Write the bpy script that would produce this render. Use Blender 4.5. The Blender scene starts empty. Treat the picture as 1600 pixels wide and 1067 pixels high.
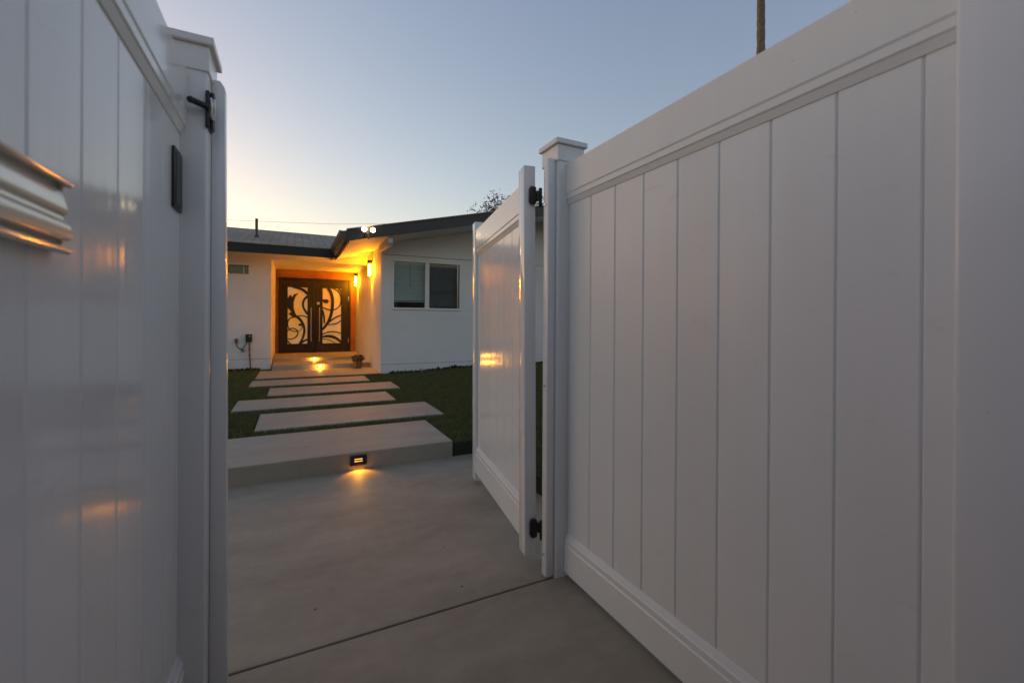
import bpy, bmesh, math, random
import numpy as np
from mathutils import Vector, Matrix

random.seed(7)
rng = np.random.default_rng(7)
SC = bpy.context.scene
COL = SC.collection
R = math.radians

# ------------------------------------------------------------------ camera
cam_data = bpy.data.cameras.new('camera')
cam = bpy.data.objects.new('camera', cam_data)
COL.objects.link(cam)
cam_data.sensor_width = 36.0
cam_data.lens = 680.1 / 1600 * 36.0
cam_data.shift_y = -30.1 / 1600
cam_data.clip_start = 0.02
cam_data.clip_end = 3000
cam_data.dof.use_dof = True
cam_data.dof.focus_distance = 6.0
cam_data.dof.aperture_fstop = 3.2
cam.location = (0, 0, 1.137)
cam.rotation_euler = (Matrix.Rotation(R(-26.55), 4, 'Z') @ Matrix.Rotation(R(90 - 0.1), 4, 'X')
                      @ Matrix.Rotation(R(0.34), 4, 'Z')).to_euler()
SC.camera = cam

# ------------------------------------------------------------------ sky, sun, exposure
SUN_AZ = -30.0        # degrees to the left of the path direction (+Y)
SUN_EL = 1.0
world = bpy.data.worlds.new('World')
SC.world = world
world.use_nodes = True
wn = world.node_tree.nodes
wl = world.node_tree.links
wn.clear()
w_out = wn.new('ShaderNodeOutputWorld')
w_bg = wn.new('ShaderNodeBackground')
w_sky = wn.new('ShaderNodeTexSky')
w_sky.sky_type = 'NISHITA'
w_sky.sun_disc = False
w_sky.sun_elevation = R(SUN_EL)
w_sky.sun_rotation = R(SUN_AZ)
w_sky.altitude = 50
w_sky.air_density = 1.0
w_sky.dust_density = 1.5
w_sky.ozone_density = 1.0
# dusk after-glow: the Nishita sky with its contrast eased, as the photograph's long exposure shows it
w_sep = wn.new('ShaderNodeSeparateColor'); w_cmb = wn.new('ShaderNodeCombineColor')
wl.new(w_sky.outputs[0], w_sep.inputs[0])
for ch, (gm, gain) in enumerate(((0.83, 4.25), (0.83, 4.32), (0.71, 3.62))):
    m0 = wn.new('ShaderNodeMath'); m0.operation = 'MULTIPLY'; m0.inputs[1].default_value = 0.1
    m1 = wn.new('ShaderNodeMath'); m1.operation = 'POWER'; m1.inputs[1].default_value = gm
    m2 = wn.new('ShaderNodeMath'); m2.operation = 'MULTIPLY'; m2.inputs[1].default_value = gain * 10
    wl.new(w_sep.outputs[ch], m0.inputs[0]); wl.new(m0.outputs[0], m1.inputs[0]); wl.new(m1.outputs[0], m2.inputs[0])
    wl.new(m2.outputs[0], w_cmb.inputs[ch])
w_bg.inputs['Strength'].default_value = 0.10
wl.new(w_cmb.outputs[0], w_bg.inputs['Color'])
wl.new(w_bg.outputs[0], w_out.inputs['Surface'])

sun_data = bpy.data.lights.new('sun', 'SUN')
sun_data.energy = 0.30
sun_data.angle = R(20)
sun_data.color = (1.0, 0.72, 0.48)
sun = bpy.data.objects.new('sun', sun_data)
COL.objects.link(sun)
_d = Vector((math.sin(R(SUN_AZ)) * math.cos(R(SUN_EL)), math.cos(R(SUN_AZ)) * math.cos(R(SUN_EL)), math.sin(R(SUN_EL))))
sun.rotation_euler = _d.to_track_quat('Z', 'Y').to_euler()

SC.view_settings.view_transform = 'Standard'
SC.view_settings.look = 'None'
SC.view_settings.gamma = 1.0
SC.view_settings.use_curve_mapping = False
SC.view_settings.exposure = 0.0
SC.cycles.max_bounces = 8
SC.cycles.diffuse_bounces = 4
SC.cycles.glossy_bounces = 4

# ------------------------------------------------------------------ helpers
def tag(o, label=None, cat=None, group=None, kind=None):
    if label: o['label'] = label
    if cat: o['category'] = cat
    if group: o['group'] = group
    if kind: o['kind'] = kind
    return o

def empty(name, loc=(0, 0, 0), rot=(0, 0, 0), parent=None):
    o = bpy.data.objects.new(name, None)
    o.empty_display_size = 0.05
    COL.objects.link(o)
    o.location = loc
    o.rotation_euler = rot
    if parent: o.parent = parent
    return o

def link(name, me, mat=None, parent=None, loc=None):
    o = bpy.data.objects.new(name, me)
    COL.objects.link(o)
    if mat is not None and not me.materials:
        me.materials.append(mat)
    if parent: o.parent = parent
    if loc: o.location = loc
    return o

class MB:
    """collects shapes into one bmesh"""
    def __init__(self):
        self.bm = bmesh.new()
    def box(self, x0, x1, y0, y1, z0, z1, bev=0.0, seg=2):
        t = bmesh.new()
        bmesh.ops.create_cube(t, size=1.0)
        for v in t.verts:
            v.co = Vector((x0 + (v.co.x + .5) * (x1 - x0), y0 + (v.co.y + .5) * (y1 - y0), z0 + (v.co.z + .5) * (z1 - z0)))
        if bev > 0:
            bmesh.ops.bevel(t, geom=list(t.edges), offset=bev, segments=seg, affect='EDGES', profile=0.5)
        self.add(t)
        return self
    def add(self, t):
        me = bpy.data.meshes.new('tmp')
        t.to_mesh(me); t.free()
        self.bm.from_mesh(me)
        bpy.data.meshes.remove(me)
        return self
    def prism(self, prof, axis, a0, a1, bev=0.0):
        """extrude a 2D polygon along an axis; prof coords are the two other axes in order"""
        t = bmesh.new()
        def mk(p, a):
            if axis == 'X': return (a, p[0], p[1])
            if axis == 'Y': return (p[0], a, p[1])
            return (p[0], p[1], a)
        A = [t.verts.new(mk(p, a0)) for p in prof]
        B = [t.verts.new(mk(p, a1)) for p in prof]
        n = len(prof)
        t.faces.new(A); t.faces.new(B[::-1])
        for i in range(n):
            j = (i + 1) % n
            t.faces.new((A[i], B[i], B[j], A[j]))
        bmesh.ops.recalc_face_normals(t, faces=list(t.faces))
        if bev > 0:
            bmesh.ops.bevel(t, geom=list(t.edges), offset=bev, segments=2, affect='EDGES', profile=0.5)
        return self.add(t)
    def cyl(self, p0, p1, r0, r1=None, n=14, cap=True):
        r1 = r0 if r1 is None else r1
        p0 = Vector(p0); p1 = Vector(p1)
        d = p1 - p0
        t = bmesh.new()
        bmesh.ops.create_cone(t, cap_ends=cap, segments=n, radius1=r0, radius2=r1, depth=d.length)
        q = Vector((0, 0, 1)).rotation_difference(d.normalized())
        M = Matrix.Translation((p0 + p1) / 2) @ q.to_matrix().to_4x4()
        bmesh.ops.transform(t, matrix=M, verts=list(t.verts))
        return self.add(t)
    def tube(self, pts, r, n=8):
        pts = [Vector(p) for p in pts]
        t = bmesh.new()
        rings = []
        up = Vector((0.3, 0.2, 0.93)).normalized()
        for i, p in enumerate(pts):
            a = pts[max(i - 1, 0)]; b = pts[min(i + 1, len(pts) - 1)]
            d = (b - a).normalized()
            u = d.cross(up).normalized(); v = d.cross(u).normalized()
            rr = r[i] if isinstance(r, (list, tuple)) else r
            rings.append([t.verts.new(p + (u * math.cos(k * 2 * math.pi / n) + v * math.sin(k * 2 * math.pi / n)) * rr) for k in range(n)])
        for A, B in zip(rings, rings[1:]):
            for k in range(n):
                t.faces.new((A[k], A[(k + 1) % n], B[(k + 1) % n], B[k]))
        t.faces.new(rings[0]); t.faces.new(rings[-1][::-1])
        bmesh.ops.recalc_face_normals(t, faces=list(t.faces))
        return self.add(t)
    def sphere(self, c, r, sc=(1, 1, 1), u=14, v=9):
        t = bmesh.new()
        bmesh.ops.create_uvsphere(t, u_segments=u, v_segments=v, radius=r)
        M = Matrix.Translation(c) @ Matrix.Diagonal((*sc, 1))
        bmesh.ops.transform(t, matrix=M, verts=list(t.verts))
        return self.add(t)
    def mesh(self, name, smooth=0):
        me = bpy.data.meshes.new(name)
        self.bm.to_mesh(me); self.bm.free()
        if smooth:
            me.shade_smooth()
            me.set_sharp_from_angle(angle=R(smooth))
        return me
    def build(self, name, mat, parent=None, smooth=0, loc=None):
        return link(name, self.mesh(name, smooth), mat, parent, loc)

def smooth_line(pts, n=6):
    """Catmull-Rom through 2D or 3D points"""
    P = [np.array(p, float) for p in pts]
    P = [2 * P[0] - P[1]] + P + [2 * P[-1] - P[-2]]
    out = []
    for i in range(1, len(P) - 2):
        for k in range(n):
            t = k / n
            a, b, c, d = P[i - 1], P[i], P[i + 1], P[i + 2]
            out.append(0.5 * ((2 * b) + (-a + c) * t + (2 * a - 5 * b + 4 * c - d) * t * t + (-a + 3 * b - 3 * c + d) * t ** 3))
    out.append(P[-2])
    return out

def lathe(prof, n=20):
    b = MB(); t = bmesh.new(); rings = []
    for rr, z in prof:
        rings.append([t.verts.new((rr * math.cos(k * 2 * math.pi / n), rr * math.sin(k * 2 * math.pi / n), z)) for k in range(n)])
    for A, B in zip(rings, rings[1:]):
        for k in range(n): t.faces.new((A[k], A[(k + 1) % n], B[(k + 1) % n], B[k]))
    t.faces.new(rings[0][::-1]); t.faces.new(rings[-1])
    bmesh.ops.recalc_face_normals(t, faces=list(t.faces))
    return b.add(t)

# ------------------------------------------------------------------ materials
def new_mat(name):
    m = bpy.data.materials.new(name)
    m.use_nodes = True
    nt = m.node_tree
    return m, nt, nt.nodes, nt.links, nt.nodes['Principled BSDF']

def tex_coord(n, l, scale=(1, 1, 1), obj=True):
    tc = n.new('ShaderNodeTexCoord'); mp = n.new('ShaderNodeMapping')
    l.new(tc.outputs['Object' if obj else 'Generated'], mp.inputs['Vector'])
    mp.inputs['Scale'].default_value = scale
    return mp.outputs['Vector']

def noise(n, l, vec, scale, detail=4, rough=0.55):
    t = n.new('ShaderNodeTexNoise')
    t.inputs['Scale'].default_value = scale
    t.inputs['Detail'].default_value = detail
    t.inputs['Roughness'].default_value = rough
    if vec is not None: l.new(vec, t.inputs['Vector'])
    return t.outputs['Fac']

def ramp(n, l, fac, stops):
    r = n.new('ShaderNodeValToRGB')
    e = r.color_ramp.elements
    while len(e) > len(stops): e.remove(e[-1])
    while len(e) < len(stops): e.new(1.0)
    for el, (p, c) in zip(e, stops):
        el.position = p; el.color = (*c, 1)
    l.new(fac, r.inputs['Fac'])
    return r.outputs['Color']

def bump(n, l, h, strength, dist, bsdf, prev=None):
    b = n.new('ShaderNodeBump')
    b.inputs['Strength'].default_value = strength
    b.inputs['Distance'].default_value = dist
    l.new(h, b.inputs['Height'])
    if prev is not None: l.new(prev, b.inputs['Normal'])
    l.new(b.outputs['Normal'], bsdf.inputs['Normal'])
    return b.outputs['Normal']

def simple(name, col, rough=0.5, metal=0.0, var=0.12, vscale=6.0, bump_d=0.0, bscale=60.0):
    m, nt, n, l, b = new_mat(name)
    v = tex_coord(n, l)
    f = noise(n, l, v, vscale, 5)
    lo = tuple(c * (1 - var) for c in col); hi = tuple(min(c * (1 + var), 1) for c in col)
    l.new(ramp(n, l, f, [(0.3, lo), (0.7, hi)]), b.inputs['Base Color'])
    b.inputs['Roughness'].default_value = rough
    b.inputs['Metallic'].default_value = metal
    if bump_d:
        bump(n, l, noise(n, l, v, bscale, 4), 0.6, bump_d, b)
    return m

def vinyl_mat(name, rough=0.22, col=(0.785, 0.78, 0.77)):
    m, nt, n, l, b = new_mat(name)
    tc = n.new('ShaderNodeTexCoord')
    geo = n.new('ShaderNodeNewGeometry')
    oi = n.new('ShaderNodeObjectInfo')
    def mapped(scale):
        mp = n.new('ShaderNodeMapping'); l.new(geo.outputs['Position'], mp.inputs['Vector'])
        mp.inputs['Scale'].default_value = scale
        return mp.outputs['Vector']
    # faint grime: vertical streaks, blotches, per-piece tint
    st = noise(n, l, mapped((30, 30, 1.2)), 1.0, 5)
    bl = noise(n, l, mapped((1, 1, 1)), 3.5, 5)
    mx = n.new('ShaderNodeMath'); mx.operation = 'MULTIPLY_ADD'
    l.new(st, mx.inputs[0]); mx.inputs[1].default_value = 0.5; l.new(bl, mx.inputs[2])
    lo = tuple(c * 0.955 for c in col)
    c1 = ramp(n, l, mx.outputs[0], [(0.45, lo), (0.85, col)])
    vo = n.new('ShaderNodeTexVoronoi'); vo.inputs['Scale'].default_value = 9.0
    l.new(mapped((1, 1, 1)), vo.inputs['Vector'])
    lt = n.new('ShaderNodeMath'); lt.operation = 'LESS_THAN'; l.new(vo.outputs['Distance'], lt.inputs[0]); lt.inputs[1].default_value = 0.020
    sc = noise(n, l, mapped((7, 7, 16)), 1.0, 8, 0.75)
    sr = n.new('ShaderNodeMapRange'); l.new(sc, sr.inputs['Value']); sr.inputs['From Min'].default_value = 0.60; sr.inputs['From Max'].default_value = 0.78
    sr.inputs['To Max'].default_value = 0.30
    mxx = n.new('ShaderNodeMath'); mxx.operation = 'MAXIMUM'; l.new(sr.outputs[0], mxx.inputs[0])
    lt2 = n.new('ShaderNodeMath'); lt2.operation = 'MULTIPLY'; l.new(lt.outputs[0], lt2.inputs[0]); lt2.inputs[1].default_value = 0.6
    l.new(lt2.outputs[0], mxx.inputs[1])
    dm = n.new('ShaderNodeMixRGB'); l.new(mxx.outputs[0], dm.inputs['Fac']); l.new(c1, dm.inputs['Color1'])
    dm.inputs['Color2'].default_value = (0.42, 0.39, 0.35, 1)
    c1 = dm.outputs[0]
    hsv = n.new('ShaderNodeHueSaturation')
    mr = n.new('ShaderNodeMapRange'); l.new(oi.outputs['Random'], mr.inputs['Value'])
    mr.inputs['To Min'].default_value = 0.96; mr.inputs['To Max'].default_value = 1.02
    l.new(mr.outputs[0], hsv.inputs['Value']); l.new(c1, hsv.inputs['Color'])
    l.new(hsv.outputs[0], b.inputs['Base Color'])
    rr = n.new('ShaderNodeMapRange'); l.new(mx.outputs[0], rr.inputs['Value'])
    rr.inputs['From Min'].default_value = 0.4; rr.inputs['From Max'].default_value = 1.0
    rr.inputs['To Min'].default_value = rough + 0.06; rr.inputs['To Max'].default_value = rough - 0.02
    l.new(rr.outputs[0], b.inputs['Roughness'])
    b.inputs['IOR'].default_value = 1.5
    # extruded sheet is never dead flat: long vertical ripples
    w = noise(n, l, mapped((22, 22, 0.5)), 1.0, 1)
    bump(n, l, w, 0.35, 0.0016, b)
    return m

def concrete_mat(name, lo, hi, scale=1.0):
    m, nt, n, l, b = new_mat(name)
    geo = n.new('ShaderNodeNewGeometry')
    def mapped(s):
        mp = n.new('ShaderNodeMapping'); l.new(geo.outputs['Position'], mp.inputs['Vector'])
        mp.inputs['Scale'].default_value = s
        mp.inputs['Rotation'].default_value = (0, 0, R(12))
        return mp.outputs['Vector']
    a = noise(n, l, mapped((1.1, 2.6, 1)), 1.3 * scale, 7, 0.68)      # trowel sweeps
    bq = noise(n, l, mapped((1, 1, 1)), 14 * scale, 6, 0.65)
    fine = noise(n, l, mapped((1, 1, 1)), 260, 3, 0.7)
    ad = n.new('ShaderNodeMath'); ad.operation = 'MULTIPLY_ADD'
    l.new(bq, ad.inputs[0]); ad.inputs[1].default_value = 0.35; l.new(a, ad.inputs[2])
    ad2 = n.new('ShaderNodeMath'); ad2.operation = 'MULTIPLY_ADD'
    l.new(fine, ad2.inputs[0]); ad2.inputs[1].default_value = 0.30; l.new(ad.outputs[0], ad2.inputs[2])
    c = ramp(n, l, ad2.outputs[0], [(0.52, lo), (1.06, hi)])
    # small dark pits and spots
    vo = n.new('ShaderNodeTexVoronoi'); vo.inputs['Scale'].default_value = 5.0
    l.new(mapped((1, 1, 1)), vo.inputs['Vector'])
    lt = n.new('ShaderNodeMath'); lt.operation = 'LESS_THAN'; l.new(vo.outputs['Distance'], lt.inputs[0]); lt.inputs[1].default_value = 0.028
    mix = n.new('ShaderNodeMixRGB'); l.new(lt.outputs[0], mix.inputs['Fac']); l.new(c, mix.inputs['Color1'])
    mix.inputs['Color2'].default_value = (lo[0] * 0.35, lo[1] * 0.32, lo[2] * 0.3, 1)
    l.new(mix.outputs[0], b.inputs['Base Color'])
    b.inputs['Roughness'].default_value = 0.62
    b.inputs['IOR'].default_value = 1.4
    p = bump(n, l, a, 0.25, 0.004, b)
    bump(n, l, fine, 0.6, 0.0016, b, p)
    return m

def paint_wall(name, col, bs=90, bd=0.002):
    m, nt, n, l, b = new_mat(name)
    geo = n.new('ShaderNodeNewGeometry')
    f = noise(n, l, geo.outputs['Position'], 1.6, 6)
    lo = tuple(c * 0.90 for c in col)
    l.new(ramp(n, l, f, [(0.3, lo), (0.7, col)]), b.inputs['Base Color'])
    b.inputs['Roughness'].default_value = 0.7
    bump(n, l, noise(n, l, geo.outputs['Position'], bs, 4), 0.5, bd, b)
    return m

def emit(name, col, strength, rough=0.4):
    m, nt, n, l, b = new_mat(name)
    b.inputs['Base Color'].default_value = (*col, 1)
    b.inputs['Emission Color'].default_value = (*col, 1)
    b.inputs['Emission Strength'].default_value = strength
    b.inputs['Roughness'].default_value = rough
    return m

AMBER = (1.0, 0.36, 0.008)
M = {}
M['vinyl'] = vinyl_mat('white_vinyl', 0.11)
M['vinyl_matte'] = vinyl_mat('white_vinyl_matte', 0.36, (0.78, 0.785, 0.775))
M['vinyl_old'] = vinyl_mat('white_vinyl_post', 0.22, (0.76, 0.76, 0.755))
M['concrete'] = concrete_mat('concrete', (0.235, 0.192, 0.140), (0.375, 0.312, 0.232))
M['concrete_slab'] = concrete_mat('concrete_slab', (0.255, 0.230, 0.183), (0.352, 0.318, 0.258))
M['earth'] = simple('earth', (0.10, 0.085, 0.065), 0.95, var=0.35, vscale=1.2, bump_d=0.01)
M['turf_base'] = simple('turf_backing', (0.020, 0.028, 0.010), 0.95, var=0.3, vscale=30)
M['stucco'] = paint_wall('white_stucco', (0.74, 0.72, 0.70), 70, 0.004)
M['panel'] = paint_wall('white_painted_panel', (0.74, 0.735, 0.73), 30, 0.001)
M['trim'] = paint_wall('white_trim', (0.78, 0.77, 0.75), 60, 0.0006)
M['fascia'] = simple('charcoal_fascia_paint', (0.035, 0.033, 0.034), 0.5, var=0.15)
M['fascia_dark'] = simple('black_eave_paint', (0.014, 0.0135, 0.013), 0.6, var=0.15)
M['brown_wood'] = simple('brown_stained_wood', (0.30, 0.115, 0.03), 0.55, var=0.25, vscale=5)
M['gutter'] = simple('bronze_gutter', (0.06, 0.045, 0.035), 0.35, var=0.15)
M['iron'] = simple('black_iron', (0.007, 0.006, 0.0055), 0.55, 0.0, var=0.2)
M['black'] = simple('black_plastic', (0.012, 0.012, 0.013), 0.35, var=0.2)
M['steel'] = simple('brushed_steel', (0.55, 0.53, 0.50), 0.28, 1.0, var=0.1, vscale=40)
M['cream_metal'] = simple('cream_painted_metal', (0.74, 0.69, 0.61), 0.2, 0.45, var=0.08, vscale=10)
M['conduit'] = simple('rusty_conduit', (0.22, 0.12, 0.08), 0.7, 0.2, var=0.3, vscale=20)
M['mulch'] = simple('dark_mulch', (0.03, 0.024, 0.018), 0.95, var=0.4, vscale=30)
M['bark'] = simple('bark', (0.21, 0.16, 0.115), 0.9, var=0.35, vscale=9, bump_d=0.02, bscale=14)

def shingle_mat():
    m, nt, n, l, b = new_mat('asphalt_shingle')
    geo = n.new('ShaderNodeNewGeometry')
    br = n.new('ShaderNodeTexBrick')
    mp = n.new('ShaderNodeMapping'); l.new(geo.outputs['Position'], mp.inputs['Vector'])
    l.new(mp.outputs[0], br.inputs['Vector'])
    br.inputs['Scale'].default_value = 1.0
    br.inputs['Brick Width'].default_value = 0.30; br.inputs['Row Height'].default_value = 0.14
    br.inputs['Mortar Size'].default_value = 0.008
    br.inputs['Color1'].default_value = (0.29, 0.24, 0.19, 1); br.inputs['Color2'].default_value = (0.43, 0.365, 0.30, 1)
    br.inputs['Mortar'].default_value = (0.08, 0.07, 0.06, 1)
    f = noise(n, l, geo.outputs['Position'], 120, 3)
    mx = n.new('ShaderNodeMixRGB'); mx.blend_type = 'MULTIPLY'; mx.inputs['Fac'].default_value = 0.7
    l.new(br.outputs['Color'], mx.inputs['Color1']); l.new(ramp(n, l, f, [(0.3, (0.5, 0.5, 0.5)), (0.7, (1, 1, 1))]), mx.inputs['Color2'])
    l.new(mx.outputs[0], b.inputs['Base Color'])
    b.inputs['Roughness'].default_value = 0.9
    bump(n, l, br.outputs['Fac'], 0.6, -0.006, b)
    return m
M['shingle'] = shingle_mat()

def leaf_mat(name, a, c):
    m, nt, n, l, b = new_mat(name)
    geo = n.new('ShaderNodeNewGeometry')
    f = noise(n, l, geo.outputs['Position'], 7.0, 4)
    l.new(ramp(n, l, f, [(0.3, a), (0.7, c)]), b.inputs['Base Color'])
    b.inputs['Roughness'].default_value = 0.6
    b.inputs['Subsurface Weight'].default_value = 0.0
    return m
M['grass'] = leaf_mat('turf_blades', (0.070, 0.074, 0.015), (0.150, 0.150, 0.034))
M['leaf'] = leaf_mat('tree_leaves', (0.05, 0.045, 0.02), (0.10, 0.085, 0.035))
M['leaf2'] = leaf_mat('succulent_leaves', (0.06, 0.07, 0.03), (0.16, 0.12, 0.05))
M['frond'] = leaf_mat('palm_fronds', (0.04, 0.055, 0.02), (0.08, 0.09, 0.035))

def glass_dark(name, col):
    m, nt, n, l, b = new_mat(name)
    b.inputs['Base Color'].default_value = (*col, 1)
    b.inputs['Roughness'].default_value = 0.04
    b.inputs['Transmission Weight'].default_value = 1.0
    b.inputs['IOR'].default_value = 1.45
    return m
M['glass'] = glass_dark('window_glass', (0.80, 0.90, 0.90))

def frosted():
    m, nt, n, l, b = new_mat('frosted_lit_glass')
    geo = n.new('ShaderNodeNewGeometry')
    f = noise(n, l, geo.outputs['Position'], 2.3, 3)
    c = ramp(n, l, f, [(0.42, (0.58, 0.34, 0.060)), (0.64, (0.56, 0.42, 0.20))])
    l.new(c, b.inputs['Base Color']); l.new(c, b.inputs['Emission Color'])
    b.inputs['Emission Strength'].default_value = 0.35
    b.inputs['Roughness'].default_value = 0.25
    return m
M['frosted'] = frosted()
M['amber_bulb'] = emit('amber_lamp_glass', (1.0, 0.32, 0.006), 420)
M['flood_bulb'] = emit('flood_lamp_lens', (1.0, 0.82, 0.52), 24)
M['step_bulb'] = emit('step_lamp_lens', (1.0, 0.46, 0.07), 70)
M['step_bulb_dim'] = emit('shielded_step_lamp', (1.0, 0.48, 0.12), 2.2)
M['blind'] = simple('white_blind', (0.86, 0.90, 0.88), 0.6, var=0.05)
M['room'] = simple('dim_room_wall', (0.05, 0.055, 0.06), 0.9)

# ================================================================== SETTING
gr = MB().box(-900, 900, -900, 900, -0.30, -0.03).build('ground', M['earth'])
tag(gr, 'bare dry ground around the plot', 'ground', kind='structure')

# concrete pad in two pours with a tooled joint at y = 1.65
pave = empty('concrete_pavement')
tag(pave, 'grey concrete pad in front of and behind the gate', 'pavement', kind='structure')
MB().box(-6, 5, -6, 1.644, -0.1, 0.0, 0.004).build('concrete_slab', M['concrete'], pave)
MB().box(-6, 1.45, 1.654, 3.60, -0.1, 0.0, 0.004).build('concrete_slab', M['concrete'], pave)
MB().box(-6, 5, 1.643, 1.655, -0.1, -0.012).build('joint', M['mulch'], pave)

# lawn base, rising a little against the right wing
def lawn_z(x, y):
    s = np.clip((x - 1.6) / 2.2, 0, 1); s = s * s * (3 - 2 * s)
    q = np.clip((y - 6.5) / 2.0, 0, 1); q = q * q * (3 - 2 * q)
    return 0.112 + 0.075 * s * q
def lawn_piece(x0, x1, y0, y1, nx, ny):
    xs = np.linspace(x0, x1, nx + 1); ys = np.linspace(y0, y1, ny + 1)
    vs = [(x, y, float(lawn_z(x, y))) for y in ys for x in xs]
    nb = len(vs)
    vs += [(x, y, -0.05) for y in ys for x in xs]
    F = []
    w = nx + 1
    for j in range(ny):
        for i in range(nx):
            a = j * w + i
            F.append((a, a + 1, a + w + 1, a + w))
    for i in range(nx):
        F.append((i, i + nb, i + 1 + nb, i + 1)); a = ny * w + i; F.append((a, a + 1, a + 1 + nb, a + nb))
    for j in range(ny):
        a = j * w; F.append((a, a + w, a + w + nb, a + nb)); a = j * w + nx; F.append((a, a + nb, a + w + nb, a + w))
    return vs, F
v1, f1 = lawn_piece(-6, 9, 3.50, 10.3, 30, 20)
v2, f2 = lawn_piece(1.452, 9, 1.66, 3.498, 10, 4)
me = bpy.data.meshes.new('lawn')
me.from_pydata(v1 + v2, [], f1 + [tuple(i + len(v1) for i in f) for f in f2])
lawn = link('lawn', me, M['turf_base'])
tag(lawn, 'dark green lawn either side of the paver path', 'lawn', kind='structure')

# ---- pavers
SLABS = [  # x0, x1, y0, y1
    (-0.322, 1.458, 4.555, 5.340, 'wide grey concrete paver right behind the entry step'),
    (-0.622, 1.165, 5.625, 6.335, 'grey concrete paver, second behind the entry step, shifted left'),
    (-0.322, 1.425, 6.590, 7.320, 'grey concrete paver in the middle of the path, shifted right'),
    (-0.618, 1.138, 7.600, 8.300, 'grey concrete paver next to the amber lit porch landing'),
]
for x0, x1, y0, y1, lab in SLABS:
    o = MB().box(x0, x1, y0, y1, 0.0, 0.134, 0.006).build('paver', M['concrete_slab'])
    tag(o, lab, 'paver', 'pavers of the garden path')
step = MB().box(-1.15, 1.193, 3.488, 4.345, -0.02, 0.134, 0.008, 3).build('concrete_step', M['concrete_slab'])
tag(step, 'thick concrete step with a lit step light in its riser', 'step')
landing = MB().box(-0.60, 1.476, 8.56, 9.838, 0.0, 0.134, 0.006).build('porch_landing', M['concrete_slab'])
tag(landing, 'concrete landing glowing amber at the foot of the porch', 'landing')

# ---- turf blades
def turf():
    boxes = [(a[0], a[1], a[2], a[3]) for a in SLABS] + [(-1.15, 1.193, 3.40, 4.345), (-0.60, 1.476, 8.56, 9.9), (1.47, 9, 8.54, 11)]
    N = 330000
    x = rng.uniform(-2.3, 6.5, N * 2); y = rng.uniform(1.7, 10.22, N * 2)
    keep = (y > 3.50) | (x > 1.455)
    # only what can be seen past the fence and gate
    keep &= ~((x > 4.2) & (y < 6)) & ~((x < 1.2) & (y < 3.5))
    for bx in boxes:
        keep &= ~((x > bx[0] - 0.004) & (x < bx[1] + 0.004) & (y > bx[2] - 0.004) & (y < bx[3] + 0.004))
    x = x[keep][:N]; y = y[keep][:N]
    n = len(x)
    z = lawn_z(x, y)
    h = rng.uniform(0.016, 0.034, n) * (1 + 0.5 * rng.random(n) ** 6); w = rng.uniform(0.0022, 0.0042, n)
    a = rng.uniform(0, 2 * np.pi, n); la = rng.uniform(0, 2 * np.pi, n); ln = rng.uniform(0.0, 0.022, n)
    P = np.zeros((n, 3, 3), np.float32)
    P[:, 0] = np.stack([x - np.cos(a) * w, y - np.sin(a) * w, z], 1)
    P[:, 1] = np.stack([x + np.cos(a) * w, y + np.sin(a) * w, z], 1)
    P[:, 2] = np.stack([x + np.cos(la) * ln, y + np.sin(la) * ln, z + h], 1)
    me = bpy.data.meshes.new('turf_blades')
    me.vertices.add(n * 3); me.vertices.foreach_set('co', P.reshape(-1))
    me.loops.add(n * 3); me.loops.foreach_set('vertex_index', np.arange(n * 3, dtype=np.int32))
    me.polygons.add(n); me.polygons.foreach_set('loop_start', np.arange(0, n * 3, 3, dtype=np.int32))
    me.update(); me.validate()
    o = link('grass', me, M['grass'])
    tag(o, 'short dark green turf blades between the pavers', 'grass', kind='stuff')
turf()

# ================================================================== HOUSE
YW, YD, XS, YG, YF = 10.25, 12.5, 1.48, 8.56, 7.6     # main wall, door wall, wing side wall, wing front wall, gable fascia
house = empty('house', (0, 10.25, 0.134))
tag(house, 'white single-storey house with charcoal eaves and glowing amber porch', 'house')
HO = Vector((0, -10.25, -0.134))
def hpart(mb, name, mat, parent=house, smooth=0):
    o = mb.build(name, mat, parent, smooth)
    o.location = HO if parent is house else (0, 0, 0)
    return o
SL = 0.2257
def sof(x): return 2.443 + SL * (x - 0.80)            # underside of the wing roof
XA = 5.05                                              # gable apex

# main wall with little window opening and porch opening
b = MB()
wx0, wx1, wz0, wz1 = -1.195, -0.832, 2.055, 2.238
b.box(-7, wx0, YW, YW + 0.16, 0.345, 2.59)
b.box(wx1, -0.433, YW, YW + 0.16, 0.345, 2.59)
b.box(wx0, wx1, YW, YW + 0.16, 0.345, wz0)
b.box(wx0, wx1, YW, YW + 0.16, wz1, 2.59)
hpart(b, 'wall', M['stucco'])
hpart(MB().box(-7, -0.436, YW - 0.006, YW + 0.15, 0.05, 0.337, 0.003), 'base_board', M['panel'])
hpart(MB().box(-0.433, 1.478, YW, YW + 0.16, 2.385, 2.598), 'lintel', M['stucco'])
# alcove: left jamb wall, back wall, ceiling
hpart(MB().box(-0.593, -0.433, YW + 0.161, YD + 0.16, 0.05, 2.62), 'alcove_wall', M['stucco'])
hpart(MB().box(-0.432, -0.365, YD, YD + 0.14, 0.2, 2.423), 'door_casing', M['brown_wood'])
hpart(MB().box(1.358, 1.478, YD, YD + 0.14, 0.2, 2.423), 'door_casing', M['brown_wood'])
hpart(MB().box(-0.364, 1.357, YD + 0.004, YD + 0.14, 2.226, 2.423), 'transom_panel', M['brown_wood'])
hpart(MB().box(-0.432, 1.478, YW + 0.161, YD - 0.001, 2.424, 2.438), 'alcove_ceiling', M['stucco'])
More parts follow.
